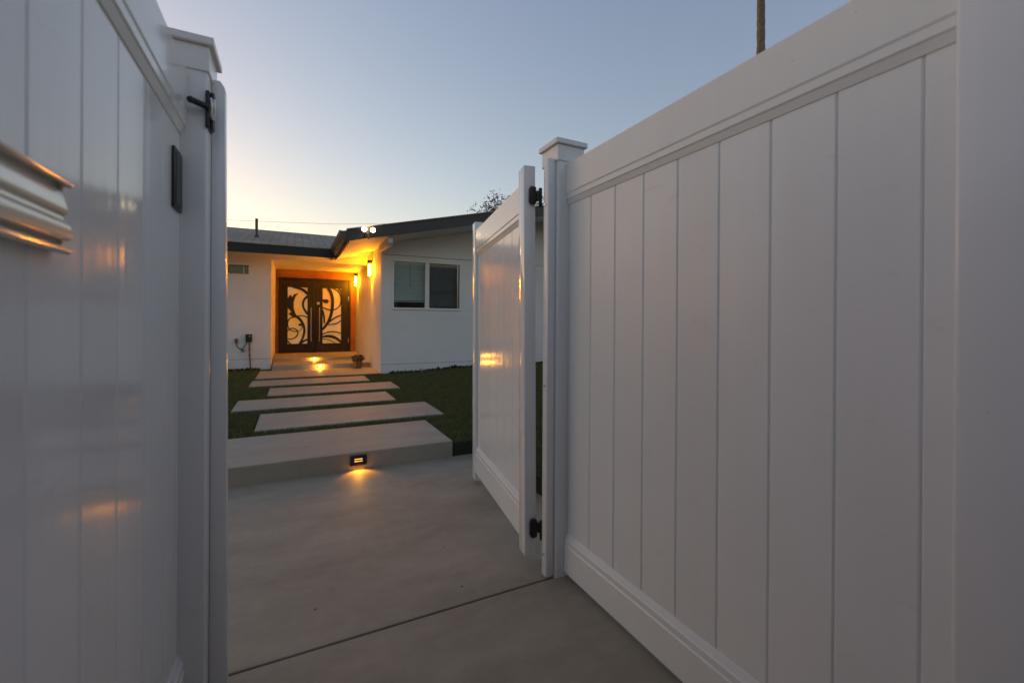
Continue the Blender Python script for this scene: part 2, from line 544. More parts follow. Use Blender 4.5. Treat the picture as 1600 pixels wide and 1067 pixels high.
# porch steps
st1 = hpart(MB().box(-0.40, 1.476, 9.84, 10.812, 0.05, 0.232, 0.006), 'porch_step', M['concrete_slab'])
st2 = hpart(MB().box(-0.43, 1.476, 10.81, YD + 0.1, 0.04, 0.300, 0.006), 'porch_step', M['concrete_slab'])
# wing: side wall, front panel wall with window opening, gable, skirt
hpart(MB().box(XS, XS + 0.14, YG + 0.101, 14.99, 0.05, 2.65), 'wall', M['stucco'])
Wx0, Wx1, Wz0, Wz1 = 1.695, 3.075, 1.365, 2.320
b = MB()
b.box(XS, Wx0, YG, YG + 0.1, 0.302, 2.405); b.box(Wx1, 8.6, YG, YG + 0.1, 0.302, 2.405)
b.box(Wx0, Wx1, YG, YG + 0.1, 0.302, Wz0); b.box(Wx0, Wx1, YG, YG + 0.1, Wz1, 2.405)
hpart(b, 'wall', M['panel'])
hpart(MB().box(XS - 0.004, 8.6, YG - 0.012, YG + 0.09, 0.02, 0.294, 0.003), 'base_board', M['panel'])
hpart(MB().prism([(XS, 2.414), (8.6, 2.414), (8.6, sof(0.8) + SL * 0.7), (XA, sof(XA)), (XS, sof(XS))], 'Y', YG - 0.004, YG + 0.1), 'gable_wall', M['panel'])
hpart(MB().prism([(XS, 0.1), (8.6, 0.1), (8.6, sof(0.8) + SL * 0.7 - .02), (XA, sof(XA) - .02), (XS, sof(XS) - .02)], 'Y', 15.0, 15.1), 'wall', M['stucco'])
hpart(MB().box(8.5, 8.6, YG + 0.101, 14.999, 0.05, 2.55), 'wall', M['stucco'])

# wing roof: two slopes, soffit, barge board, gutter
TH = 0.185
b = MB()
b.prism([(0.72, sof(0.72) + 0.02), (XA, sof(XA) + 0.02), (XA, sof(XA) + TH), (0.72, sof(0.72) + TH)], 'Y', YF + 0.03, 15.4)
b.prism([(2 * XA - 0.72, sof(0.72) + 0.02), (2 * XA - 0.72, sof(0.72) + TH), (XA, sof(XA) + TH), (XA, sof(XA) + 0.02)], 'Y', YF + 0.03, 15.4)
wroof = hpart(b, 'wing_roof', M['shingle'])
b = MB()
b.prism([(0.80, sof(0.80)), (XA, sof(XA)), (XA, sof(XA) + 0.017), (0.80, sof(0.80) + 0.017)], 'Y', YF + 0.032, 10.24)
hpart(b, 'soffit', M['trim'], wroof)
b = MB()
b.prism([(XA, sof(XA)), (2 * XA - 0.8, sof(0.8)), (2 * XA - 0.8, sof(0.8) + 0.017), (XA, sof(XA) + 0.017)], 'Y', YF + 0.032, 10.24)
hpart(b, 'soffit', M['trim'], wroof)
b = MB()
b.prism([(0.76, sof(0.76) + 0.002), (XA, sof(XA) - 0.002), (2 * XA - 0.76, sof(0.76) + 0.002), (2 * XA - 0.76, sof(0.76) + 0.192), (XA, sof(XA) + 0.192), (0.76, sof(0.76) + 0.192)], 'Y', YF, YF + 0.029)
hpart(b, 'barge_board', M['fascia'], wroof)
b = MB()
b.prism([(0.76, sof(0.76) + 0.193), (XA, sof(XA) + 0.193), (2 * XA - 0.76, sof(0.76) + 0.193), (2 * XA - 0.76, sof(0.76) + 0.208), (XA, sof(XA) + 0.208), (0.76, sof(0.76) + 0.208)], 'Y', YF - 0.02, YF + 0.06)
hpart(b, 'roof_edge', M['shingle'], wroof)
# eave along the wing: fascia board and hung gutter with rolled lip
hpart(MB().box(0.775, 0.80, YF + 0.031, 9.62, 2.418, 2.60), 'eave_board', M['fascia'], wroof)
gut = [(0.773, 2.60), (0.655, 2.605), (0.648, 2.595), (0.652, 2.575), (0.66, 2.53), (0.70, 2.475), (0.773, 2.47)]
hpart(MB().prism(gut, 'Y', YF + 0.01, 9.60), 'gutter', M['gutter'], wroof, smooth=30)
hpart(MB().cyl((0.655, YF + 0.01, 2.60), (0.655, 9.60, 2.60), 0.012), 'gutter_lip', M['gutter'], wroof, smooth=40)
# beam carrying the overhang
hpart(MB().prism([(7.75, 2.50), (7.75, 2.585), (8.555, 2.585), (8.555, 2.45), (7.83, 2.45)], 'X', 1.445, 1.535, 0.004), 'roof_beam', M['trim'])
# main roof
ridge_y, ridge_z = 13.3, 3.525
b = MB()
b.prism([(9.62, 2.585), (9.62, 2.60), (ridge_y, ridge_z), (16.9, 2.60), (16.9, 2.585), (ridge_y, ridge_z - 0.05)], 'X', -7.4, 3.2)
mroof = hpart(b, 'main_roof', M['shingle'])
hpart(MB().box(-7.4, 0.774, 9.60, 9.63, 2.415, 2.583), 'fascia_board', M['fascia_dark'], mroof)
hpart(MB().prism([(9.632, 2.425), (9.632, 2.440), (YW - 0.002, 2.575), (YW - 0.002, 2.560)], 'X', -7.4, 0.774), 'soffit', M['trim'], mroof)
hpart(MB().box(0.80, 1.478, 9.70, YW - 0.002, 2.60, 2.615), 'soffit', M['trim'], mroof)
hpart(MB().box(-7.4, 0.774, 9.585, 9.66, 2.584, 2.600), 'roof_edge', M['shingle'], mroof)
b = MB(); b.cyl((-0.75, 11.0, 2.90), (-0.75, 11.0, 3.345), 0.028, n=12); b.cyl((-0.75, 11.0, 2.93), (-0.75, 11.0, 3.0), 0.075, 0.03, n=12)
hpart(b, 'vent_pipe', M['gutter'], mroof, smooth=40)
hpart(MB().box(-7, -6.86, YW + 0.161, 16.2, 0.05, 2.55), 'wall', M['stucco'])
hpart(MB().box(-6.859, 3, 16.05, 16.2, 0.05, 2.55), 'wall', M['stucco'])

# little high window in the main wall
win = empty('window', parent=house); win.location = HO
b = MB()
b.box(wx0 - 0.02, wx1 + 0.02, YW - 0.012, YW - 0.001, wz1 - 0.002, wz1 + 0.02); b.box(wx0 - 0.02, wx1 + 0.02, YW - 0.012, YW - 0.001, wz0 - 0.02, wz0 + 0.002)
b.box(wx0 - 0.02, wx0 + 0.002, YW - 0.012, YW - 0.001, wz0 + 0.003, wz1 - 0.003); b.box(wx1 - 0.002, wx1 + 0.02, YW - 0.012, YW - 0.001, wz0 + 0.003, wz1 - 0.003)
b.box(wx1 - 0.10, wx1 - 0.08, YW + 0.05, YW + 0.08, wz0, wz1)
hpart(b, 'frame', M['trim'], win)
hpart(MB().box(wx0 + 0.001, wx1 - 0.001, YW + 0.085, YW + 0.09, wz0 + 0.001, wz1 - 0.001), 'pane', M['glass'], win)
hpart(MB().box(wx0 - 0.3, wx1 + 0.2, YW + 0.6, YW + 0.62, 1.7, 2.5), 'room_wall', M['room'], win)

# sliding window of the wing
win = empty('window', parent=house); win.location = HO
XM = 2.372
b = MB()
yo = YG - 0.022
b.box(Wx0 - 0.012, Wx1 + 0.012, yo, YG + 0.05, Wz1 - 0.030, Wz1 + 0.012, 0.003)
b.box(Wx0 - 0.012, Wx1 + 0.012, yo, YG + 0.05, Wz0 - 0.012, Wz0 + 0.030, 0.003)
b.box(Wx0 - 0.012, Wx0 + 0.022, yo + 0.002, YG + 0.05, Wz0 + 0.030, Wz1 - 0.030, 0.003)
b.box(Wx1 - 0.022, Wx1 + 0.012, yo + 0.002, YG + 0.05, Wz0 + 0.030, Wz1 - 0.030, 0.003)
b.box(XM - 0.044, XM + 0.042, yo + 0.006, YG + 0.05, Wz0 + 0.030, Wz1 - 0.030, 0.003)
hpart(b, 'frame', M['trim'], win)
b = MB()   # sash on the right, set deeper
b.box(Wx1 - 0.062, Wx1 - 0.046, YG + 0.01, YG + 0.04, Wz0 + 0.031, Wz1 - 0.031)
hpart(b, 'sash', M['steel'], win)
hpart(MB().box(Wx0 + 0.023, XM - 0.045, YG + 0.012, YG + 0.016, Wz0 + 0.031, Wz1 - 0.031), 'pane', M['glass'], win)
hpart(MB().box(XM + 0.043, Wx1 - 0.023, YG + 0.030, YG + 0.034, Wz0 + 0.031, Wz1 - 0.031), 'pane', M['glass'], win)
def blind(x0, x1, ztop, zbot, tilt, mat):
    b = MB(); z = ztop; k = 0
    while z > zbot:
        dz = 0.040
        t = bmesh.new()
        vs = [t.verts.new(p) for p in ((x0, YG + 0.105, z), (x1, YG + 0.105, z), (x1, YG + 0.105 + math.cos(tilt) * 0.044, z + math.sin(tilt) * 0.044), (x0, YG + 0.105 + math.cos(tilt) * 0.044, z + math.sin(tilt) * 0.044))]
        t.faces.new(vs); b.add(t)
        z -= dz
    o = hpart(b, 'blind', mat, win); tag(o, kind='stuff')
blind(Wx0 + 0.01, XM - 0.02, Wz1 - 0.02, Wz0 + 0.17, R(62), M['blind'])
hpart(MB().box(Wx0 + 0.01, XM - 0.02, YG + 0.10, YG + 0.13, Wz0 + 0.145, Wz0 + 0.16, 0.003), 'blind_rail', M['blind'], win)
hpart(MB().cyl((Wx0 + 0.36, YG + 0.095, Wz1 - 0.03), (Wx0 + 0.36, YG + 0.095, Wz0 + 0.45), 0.004), 'wand', M['gutter'], win)
blind2 = simple('grey_blind', (0.16, 0.18, 0.18), 0.6)
blind(XM + 0.02, Wx1 - 0.03, Wz1 - 0.02, Wz0 + 0.05, R(62), blind2)
rx0, rx1, ry0, ry1 = XS + 0.145, Wx1 + 0.4, YG + 0.102, YG + 1.22
hpart(MB().box(rx0, rx1, ry1, ry1 + 0.02, 0.40, 2.40), 'room_wall', M['room'], win)
hpart(MB().box(rx0, rx0 + 0.02, ry0, ry1 - 0.001, 0.40, 2.40), 'room_wall', M['room'], win)
hpart(MB().box(rx1 - 0.02, rx1, ry0, ry1 - 0.001, 0.40, 2.40), 'room_wall', M['room'], win)
hpart(MB().box(rx0, rx1, ry0, ry1 + 0.02, 2.401, 2.42), 'room_ceiling', M['room'], win)
hpart(MB().box(rx0, rx1, ry0, ry1 + 0.02, 0.38, 0.399), 'room_floor', M['room'], win)

# ---- double iron door
door = empty('door', parent=house); door.location = HO
yd = YD - 0.02
def dpart(b, name, mat, smooth=0): return hpart(b, name, mat, door, smooth)
b = MB()
b.box(-0.362, -0.305, yd - 0.03, YD + 0.05, 0.302, 2.222, 0.004); b.box(1.298, 1.355, yd - 0.03, YD + 0.05, 0.302, 2.222, 0.004)
b.box(-0.304, 1.297, yd - 0.03, YD + 0.05, 2.165, 2.222, 0.004)
dpart(b, 'door_frame', M['iron'])
for x0, x1, g0, g1 in ((-0.302, 0.478, -0.157, 0.300), (0.483, 1.295, 0.660, 1.116)):
    z0, z1, gz0, gz1 = 0.312, 2.162, 0.530, 1.982
    b = MB()
    b.box(x0, g0, yd - 0.02, yd + 0.03, z0, z1, 0.004); b.box(g1, x1, yd - 0.02, yd + 0.03, z0, z1, 0.004)
    b.box(g0, g1, yd - 0.02, yd + 0.03, z0, gz0, 0.004); b.box(g0, g1, yd - 0.02, yd + 0.03, gz1, z1, 0.004)
    for (a0, a1, c0, c1) in ((g0 - 0.02, g1 + 0.02, gz1, gz1 + 0.02), (g0 - 0.02, g1 + 0.02, gz0 - 0.02, gz0), (g0 - 0.02, g0, gz0, gz1), (g1, g1 + 0.02, gz0, gz1)):
        b.box(a0, a1, yd - 0.03, yd - 0.0205, c0, c1, 0.002)
    dpart(b, 'door_leaf', M['iron'])
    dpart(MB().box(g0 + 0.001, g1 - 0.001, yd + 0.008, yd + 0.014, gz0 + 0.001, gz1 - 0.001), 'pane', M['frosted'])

def ribbon(b, pts, w, y0, y1):
    """flat wrought strap: pts (x, z), width w (value or list), between y0 and y1"""
    ws = w if isinstance(w, (list, tuple)) else [w] * len(pts)
    q = smooth_line([(p[0], p[1], ww) for p, ww in zip(pts, ws)], 6)
    t = bmesh.new(); rows = []
    for i, p in enumerate(q):
        a = q[max(i - 1, 0)]; c = q[min(i + 1, len(q) - 1)]
        d = np.array([c[0] - a[0], c[1] - a[1]]); d /= (np.linalg.norm(d) + 1e-9)
        nx, nz = -d[1] * p[2] / 2, d[0] * p[2] / 2
        rows.append([t.verts.new(v) for v in ((p[0] + nx, y0, p[1] + nz), (p[0] - nx, y0, p[1] - nz), (p[0] - nx, y1, p[1] - nz), (p[0] + nx, y1, p[1] + nz))])
    for A, B in zip(rows, rows[1:]):
        for k in range(4):
            t.faces.new((A[k], A[(k + 1) % 4], B[(k + 1) % 4], B[k]))
    t.faces.new(rows[0]); t.faces.new(rows[-1][::-1])
    bmesh.ops.recalc_face_normals(t, faces=list(t.faces))
    b.add(t)
def mapL(p): return (-0.157 + (p[0] - 150) * 0.457 / 232, 1.979 - (p[1] - 218) * 1.445 / 670)
def mapR(p): return (0.660 + (p[0] - 565) * 0.456 / 217, 1.985 - (p[1] - 230) * 1.465 / 658)
U = 0.00205
def scrolls(mp, straps, polys, blobs):
    b = MB()
    for k, (pts, w) in enumerate(straps):
        ww = [x * U for x in w] if isinstance(w, list) else w * U
        ribbon(b, [mp(p) for p in pts], ww, yd - 0.014 - 0.0007 * k, yd + 0.004 - 0.0003 * k)
    for P in polys:
        b.prism([mp(p) for p in P], 'Y', yd - 0.0125, yd + 0.006)
    for c, rx, rz in blobs:
        cc = mp(c)
        b.prism([(cc[0] + math.cos(a * math.pi / 9) * rx * U, cc[1] + math.sin(a * math.pi / 9) * rz * U) for a in range(18)], 'Y', yd - 0.0115, yd + 0.005)
    dpart(b, 'scrollwork', M['iron'])
scrolls(mapL, [
    ([(200, 220), (290, 232), (350, 262), (384, 300)], [8, 30, 34, 24]),
    ([(250, 560), (300, 608), (335, 670), (346, 740), (328, 820), (288, 890)], [34, 32, 28, 26, 24, 20]),
    ([(384, 318), (346, 358), (328, 415), (342, 475), (384, 535)], [30, 26, 24, 24, 26]),
    ([(262, 562), (320, 553), (384, 576)], 14),
    ([(148, 640), (170, 596), (215, 574), (262, 574)], 14),
    ([(148, 828), (205, 830), (255, 800), (270, 752), (238, 712), (185, 708), (148, 738)], [12, 13, 14, 14, 14, 13, 12]),
    ([(158, 600), (152, 660), (172, 716), (225, 742), (272, 742)], 11),
    ([(302, 664), (320, 690), (305, 722), (270, 742)], 8),
    ([(300, 888), (340, 857), (384, 840)], [26, 24, 22]),
    ([(148, 852), (185, 892)], 16)],
    [[(148, 350), (182, 305), (203, 338), (222, 302), (278, 286), (240, 328), (219, 395), (221, 470), (240, 528), (272, 580), (215, 575), (160, 535), (192, 508), (148, 462)]],
    [((297, 663), 20, 16)])
scrolls(mapR, [
    ([(628, 228), (664, 290), (680, 380), (672, 500), (640, 610), (590, 690), (563, 722)], [40, 40, 38, 36, 34, 30, 26]),
    ([(680, 228), (748, 268), (780, 340), (770, 420), (720, 475), (650, 487), (563, 458)], [10, 16, 16, 15, 14, 14, 13]),
    ([(563, 490), (580, 560), (586, 650)], [22, 22, 16]),
    ([(784, 546), (720, 574), (660, 615), (615, 660)], [14, 17, 19, 20]),
    ([(784, 612), (720, 650), (625, 662)], 14),
    ([(563, 776), (620, 753), (700, 744), (784, 766)], 14),
    ([(563, 806), (640, 798), (720, 822), (784, 872)], [20, 34, 34, 26]),
    ([(563, 832), (640, 842), (725, 890)], 9),
    ([(750, 232), (784, 278)], 20)],
    [], [((603, 385), 36, 27), ((566, 372), 16, 12)])
for hx in (0.383, 0.583):
    b = MB()
    b.cyl((hx, yd - 0.075, 0.585), (hx, yd - 0.075, 1.465), 0.013)
    b.cyl((hx, yd - 0.075, 0.70), (hx, yd - 0.020, 0.70), 0.007); b.cyl((hx, yd - 0.075, 1.36), (hx, yd - 0.020, 1.36), 0.007)
    dpart(b, 'pull_handle', M['steel'], 40)
dpart(MB().box(0.520, 0.585, yd - 0.032, yd - 0.0205, 1.545, 1.615, 0.004), 'lock_plate', M['steel'])
for hz in (0.6, 1.72):
    dpart(MB().cyl((1.296, yd - 0.04, hz - 0.06), (1.296, yd - 0.04, hz + 0.06), 0.013), 'door_hinge', M['steel'], 40)
dpart(MB().box(-0.304, 1.297, yd - 0.06, YD + 0.05, 0.3005, 0.311, 0.002), 'threshold', M['gutter'])

# ================================================================== WALL LAMPS
def wall_lamp(y, z0, z1, label):
    t = empty('wall_lamp', (XS, y, z0)); tag(t, label, 'wall lamp', 'wall lamps of the porch')
    h = z1 - z0
    MB().box(-0.016, -0.001, -0.036, 0.036, -0.015, h + 0.015, 0.003).build('back_plate', M['iron'], t)
    b = MB(); b.box(-0.098, -0.017, -0.034, 0.034, h * 0.80, h, 0.003)
    for yy in (-0.033, 0.026):
        b.box(-0.096, -0.089, yy, yy + 0.007, 0.010, h * 0.80 - 0.001)
    b.box(-0.098, -0.087, -0.034, 0.034, 0.0, 0.010, 0.002); b.box(-0.087, -0.017, -0.034, -0.026, 0.0, 0.010, 0.002); b.box(-0.087, -0.017, 0.026, 0.034, 0.0, 0.010, 0.002)
    b.build('cage', M['iron'], t)
    MB().cyl((-0.055, 0, 0.02), (-0.055, 0, h * 0.74), 0.024, n=18).build('glass_tube', M['amber_bulb'], t, 40)
    ld = bpy.data.lights.new('lamp_glow', 'SPOT'); ld.energy = SPOT_W; ld.color = AMBER
    ld.spot_size = R(75); ld.spot_blend = 0.9; ld.shadow_soft_size = 0.02
    lo = bpy.data.objects.new('lamp_glow', ld); COL.objects.link(lo); lo.parent = t
    lo.location = (-0.055, 0, 0.012)
SPOT_W = 50
wall_lamp(9.65, 2.07, 2.42, 'lit amber wall lamp nearest the house corner')
wall_lamp(12.0, 2.02, 2.37, 'lit amber wall lamp right beside the double door')

# flood light on the barge board
t = empty('flood_light', (1.085, YF, 2.56)); tag(t, 'twin-head flood light lit white on the dark barge board', 'flood light')
MB().box(-0.05, 0.05, -0.035, -0.001, -0.035, 0.035, 0.006).build('mount', M['black'], t)
for dx in (-0.068, 0.068):
    b = MB(); b.cyl((dx * 0.4, -0.03, 0.02), (dx, -0.075, 0.06), 0.008, n=8)
    b.cyl((dx, -0.055, 0.095), (dx, -0.125, 0.075), 0.034, 0.045, n=16)
    h_ = b.build('lamp_head', M['black'], t, 40)
    MB().sphere((dx, -0.128, 0.074), 0.040, (1, 0.45, 1)).build('lens', M['flood_bulb'], h_, 40)
ld = bpy.data.lights.new('lamp_glow', 'POINT'); ld.energy = 1.5; ld.color = (1.0, 0.72, 0.38); ld.shadow_soft_size = 0.03
lo = bpy.data.objects.new('lamp_glow', ld); COL.objects.link(lo); lo.parent = t; lo.location = (0.0, -0.085, 0.125)
b = MB(); b.sphere((0.01, -0.05, -0.045), 0.022); b.build('sensor', M['black'], t, 40)

# step lights
def step_light(loc, w, h, label, watts, louvres, lens=None):
    t = empty('step_light', loc); tag(t, label, 'step light', 'step lights')
    b = MB()
    f = 0.012
    b.box(-w / 2, w / 2, -0.010, -0.001, h - f, h, 0.002); b.box(-w / 2, w / 2, -0.010, -0.001, 0, f, 0.002)
    b.box(-w / 2, -w / 2 + f, -0.010, -0.001, f, h - f, 0.001); b.box(w / 2 - f, w / 2, -0.010, -0.001, f, h - f, 0.001)
    b.build('frame', M['black'], t)
    MB().box(-w / 2 + f, w / 2 - f, -0.004, -0.001, f, h - f).build('back', M['black'], t)
    if louvres:
        for k in range(3):
            z = f + (h - 2 * f) * (k + 0.75) / 3.2
            MB().prism([(-0.012, z - 0.006), (-0.010, z - 0.007), (-0.004, z + 0.003), (-0.006, z + 0.004)], 'X', -w / 2 + f, w / 2 - f).build('louvre', M['iron'], t)
    MB().box(-w * (0.24 if louvres else 0.33), w * (0.24 if louvres else 0.33), -0.0058, -0.0042, h * 0.22, h * (0.66 if louvres else 0.78)).build('lens', M['step_bulb_dim'] if louvres else M['step_bulb'], t)
    ld = bpy.data.lights.new('lamp_glow', 'SPOT' if louvres else 'POINT'); ld.energy = watts; ld.color = (1.0, 0.40, 0.03)
    ld.shadow_soft_size = 0.006
    if louvres: ld.spot_size = R(128); ld.spot_blend = 0.5
    lo = bpy.data.objects.new('lamp_glow', ld); COL.objects.link(lo); lo.parent = t
    lo.location = (0, -0.020 if louvres else -0.05, h * (0.35 if louvres else 0.6)); lo.rotation_euler = (R(-38), 0, 0)
step_light((0.441, 3.488, 0.036), 0.122, 0.078, 'louvred black step light in the concrete step by the gate', 2.2, True)
step_light((0.475, 9.84, 0.158), 0.085, 0.055, 'small bright step light in the lower porch riser', 5.0, False)
step_light((0.41, 10.81, 0.240), 0.085, 0.050, 'small bright step light in the upper porch riser', 4.5, False)

# ================================================================== PLANTS AT THE HOUSE
def leaf_cloud(n, center, rad, size, mat, name, parent, flat=0.4, seed=1, zmin=None):
    r = np.random.default_rng(seed)
    vs, fs = [], []
    for i in range(n):
        d = r.normal(size=3); d /= np.linalg.norm(d)
        p = np.array(center) + d * np.array(rad) * r.uniform(0.35, 1.0) ** 0.6
        if zmin is not None and p[2] < zmin: p[2] = zmin
        a = r.normal(size=3); a /= np.linalg.norm(a)
        c = np.cross(a, r.normal(size=3)); c /= np.linalg.norm(c)
        s = size * r.uniform(0.5, 1.3)
        k = len(vs)
        vs += [tuple(p - a * s), tuple(p + c * s * flat), tuple(p + a * s), tuple(p - c * s * flat)]
        fs.append((k, k + 1, k + 2, k + 3))
    me = bpy.data.meshes.new(name); me.from_pydata(vs, [], fs)
    return link(name, me, mat, parent)
M['pot'] = simple('mottled_clay_pot', (0.20, 0.11, 0.06), 0.7, var=0.6, vscale=28, bump_d=0.01, bscale=30)
t = empty('potted_plant', (1.20, 9.70, 0.1342)); tag(t, 'bushy potted plant in a mottled clay pot on the porch landing', 'potted plant')
lathe([(0.065, 0.0), (0.078, 0.01), (0.095, 0.07), (0.088, 0.115), (0.096, 0.13), (0.096, 0.14), (0.08, 0.14), (0.075, 0.125)]).build('pot', M['pot'], t, 50)
leaf_cloud(420, (0, 0, 0.205), (0.135, 0.13, 0.085), 0.026, M['leaf2'], 'foliage', t, 0.45, 3)
t = empty('garden_plant', (-1.27, 9.98, 0.11)); tag(t, 'small rosette plant on a grey block against the left house wall', 'plant')
MB().box(-0.09, 0.09, -0.09, 0.09, 0.0, 0.10, 0.01).build('block', M['concrete_slab'], t)
leaf_cloud(160, (0, 0, 0.17), (0.12, 0.10, 0.07), 0.03, M['leaf2'], 'foliage', t, 0.4, 5)
# mulch strips along the walls
def mulch_strip(name, x0, x1, y, label):
    r = np.random.default_rng(int(abs(x0 * 100)))
    b = MB()
    vs, fs = [], []
    n = int((x1 - x0) * 260)
    for i in range(n):
        x = r.uniform(x0, x1); yy = y - abs(r.normal()) * 0.05 - 0.01
        z = float(lawn_z(np.array(x), np.array(yy))) + r.uniform(0.005, 0.04)
        k = len(vs); s = r.uniform(0.008, 0.022)
        a = r.normal(size=(4, 3)) * s
        vs += [(x + q[0], yy + q[1], z + q[2]) for q in a]
        fs += [(k, k + 1, k + 2), (k, k + 2, k + 3), (k, k + 3, k + 1), (k + 1, k + 3, k + 2)]
    me = bpy.data.meshes.new(name); me.from_pydata(vs, [], fs)
    tag(link(name, me, M['mulch']), label, 'mulch', kind='stuff')
mulch_strip('mulch', 1.62, 6.0, YG - 0.02, 'dark bark mulch along the foot of the right wing')
mulch_strip('mulch', -2.2, -0.62, YW - 0.02, 'dark bark mulch along the foot of the left wall')

# wall box with conduit, and cable outlet
t = empty('junction_box', (-0.822, YW, 0.134)); tag(t, 'black junction box with conduit and looped cable on left wall', 'junction box')
b = MB(); b.box(-0.055, 0.055, -0.07, -0.001, 0.56, 0.715, 0.006); b.box(-0.05, 0.05, -0.078, -0.0705, 0.575, 0.70, 0.003)
b.build('box', M['black'], t)
MB().box(0.005, 0.03, -0.082, -0.0785, 0.665, 0.685).build('sticker', M['steel'], t)
b = MB(); b.tube([(0.01, -0.03, 0.56), (0.01, -0.03, 0.36), (0.02, -0.03, 0.26), (0.03, -0.03, 0.0)], 0.013)
for z in (0.40, 0.27): b.cyl((0.012, -0.03, z), (0.013, -0.03, z + 0.035), 0.019)
b.build('conduit', M['conduit'], t, 40)
MB().tube(smooth_line([(-0.03, -0.04, 0.56), (-0.08, -0.05, 0.46), (-0.13, -0.05, 0.40), (-0.10, -0.05, 0.365), (-0.08, -0.05, 0.39), (-0.13, -0.05, 0.42), (-0.19, -0.05, 0.46), (-0.215, -0.03, 0.55)], 5), 0.008).build('cable', M['black'], t, 40)
b = MB(); b.cyl((-0.215, -0.03, 0.54), (-0.215, -0.03, 0.63), 0.028, 0.022); b.cyl((-0.215, -0.001, 0.60), (-0.215, -0.05, 0.60), 0.03)
b.build('outlet', M['conduit'], t, 40)

# ================================================================== ADDED GARAGE BEHIND THE CAMERA, UNSEEN, SHADES THE NEAR FENCE
gar = empty('added_garage', (0.4, -1.75, 0)); tag(gar, 'added unseen white stucco building with dark eave that shades the near fence', 'added_garage')
b = MB(); b.box(-4.4, 3.6, -5.0, -0.2, -0.05, 2.55); b.build('wall', M['stucco'], gar)
b = MB(); b.box(-4.8, 4.0, -5.4, 0.35, 2.55, 2.75, 0.01); b.build('roof', M['shingle'], gar)
MB().box(-1.5, -0.6, -0.199, -0.16, 0.0, 2.05, 0.01).build('door', M['gutter'], gar)

nb = empty('added_house', (10.0, -12.0, -0.03)); tag(nb, 'added unseen low house with grey roof that blocks the horizon glow', 'house')  # added out of view to keep horizon glow out of the window reflections
M['tan'] = paint_wall('tan_stucco', (0.34, 0.32, 0.30), 40, 0.003)
MB().box(-11, 9, -4, 4, 0.0, 2.9).build('wall', M['tan'], nb)
MB().prism([(-4.7, 2.901), (4.7, 2.901), (0.0, 4.9)], 'X', -11.6, 9.6).build('roof', M['shingle'], nb)
for wx in (-7.5, -2.0, 4.5):
    w_ = MB().box(wx - 0.8, wx + 0.8, 4.001, 4.05, 1.0, 2.2, 0.01).build('window', M['trim'], nb)
    MB().box(wx - 0.72, wx + 0.72, 4.051, 4.056, 1.08, 2.12).build('pane', M['room'], w_)
MB().box(0.8, 1.75, 4.001, 4.06, 0.0, 2.1, 0.01).build('door', M['gutter'], nb)

# ================================================================== FENCES AND GATE
PITCH = 0.1525
def rail_profile(xc, half, z0, z1, trim_at):
    """moulded rail cross-section (x, z), stepped bead on the panel side of both faces"""
    p = 0.044
    def side(s):
        f = xc + s * half
        if trim_at == 'low':
            return [(f - s * 0.003, z1), (f, z1 - 0.003), (f, z0 + p + 0.006), (f - s * 0.003, z0 + p), (f - s * 0.003, z0 + 0.024), (f - s * 0.007, z0 + 0.020), (f - s * 0.014, z0)]
        return [(f - s * 0.014, z1), (f - s * 0.007, z1 - 0.020), (f - s * 0.003, z1 - 0.024), (f - s * 0.003, z1 - p), (f, z1 - p - 0.006), (f, z0 + 0.003), (f - s * 0.003, z0)]
    return side(1) + side(-1)[::-1]
def plank_mesh(width, xc, half, z0, z1):
    c = 0.004; g = 0.0004
    prof = [(xc - half + c * 0.8, g), (xc - half, c + g), (xc - half, width - c - g), (xc - half + c * 0.8, width - g),
            (xc + half - c * 0.8, width - g), (xc + half, width - c - g), (xc + half, c + g), (xc + half - c * 0.8, g)]
    b = MB(); b.prism(prof, 'Z', z0, z1)
    b.box(xc - 0.003, xc + 0.003, width - 0.001, width + 0.008, z0 + 0.002, z1 - 0.002)
    return b.mesh('plank')
def panel(parent, xc, y0, y1, first_seam, zb, zt, vm='vinyl', half=0.025, phalf=0.008, rt=0.18, rb=0.17):
    """rails and planks between y0 and y1; seams at first_seam + k*PITCH"""
    MB().prism(rail_profile(xc, half, zt - rt, zt, 'low'), 'Y', y0, y1).build('top_rail', M[vm], parent, 25)
    MB().prism(rail_profile(xc, half, zb, zb + rb, 'high'), 'Y', y0, y1).build('bottom_rail', M[vm], parent, 25)
    k0 = math.ceil((y0 - first_seam) / PITCH - 1e-6)
    seams = []
    k = k0
    while first_seam + k * PITCH < y1 - 0.004:
        seams.append(first_seam + k * PITCH); k += 1
    edges = [y0] + [s for s in seams if s > y0 + 0.004] + [y1]
    full = plank_mesh(PITCH, xc, phalf, zb + rb - 0.03, zt - rt + 0.03)
    for a, c in zip(edges, edges[1:]):
        if abs((c - a) - PITCH) < 1e-4:
            o = link('plank', full, M[vm], parent)
        else:
            o = link('plank', plank_mesh(c - a, xc, phalf, zb + rb - 0.03, zt - rt + 0.03), M[vm], parent)
        o.location = (0, a, 0)
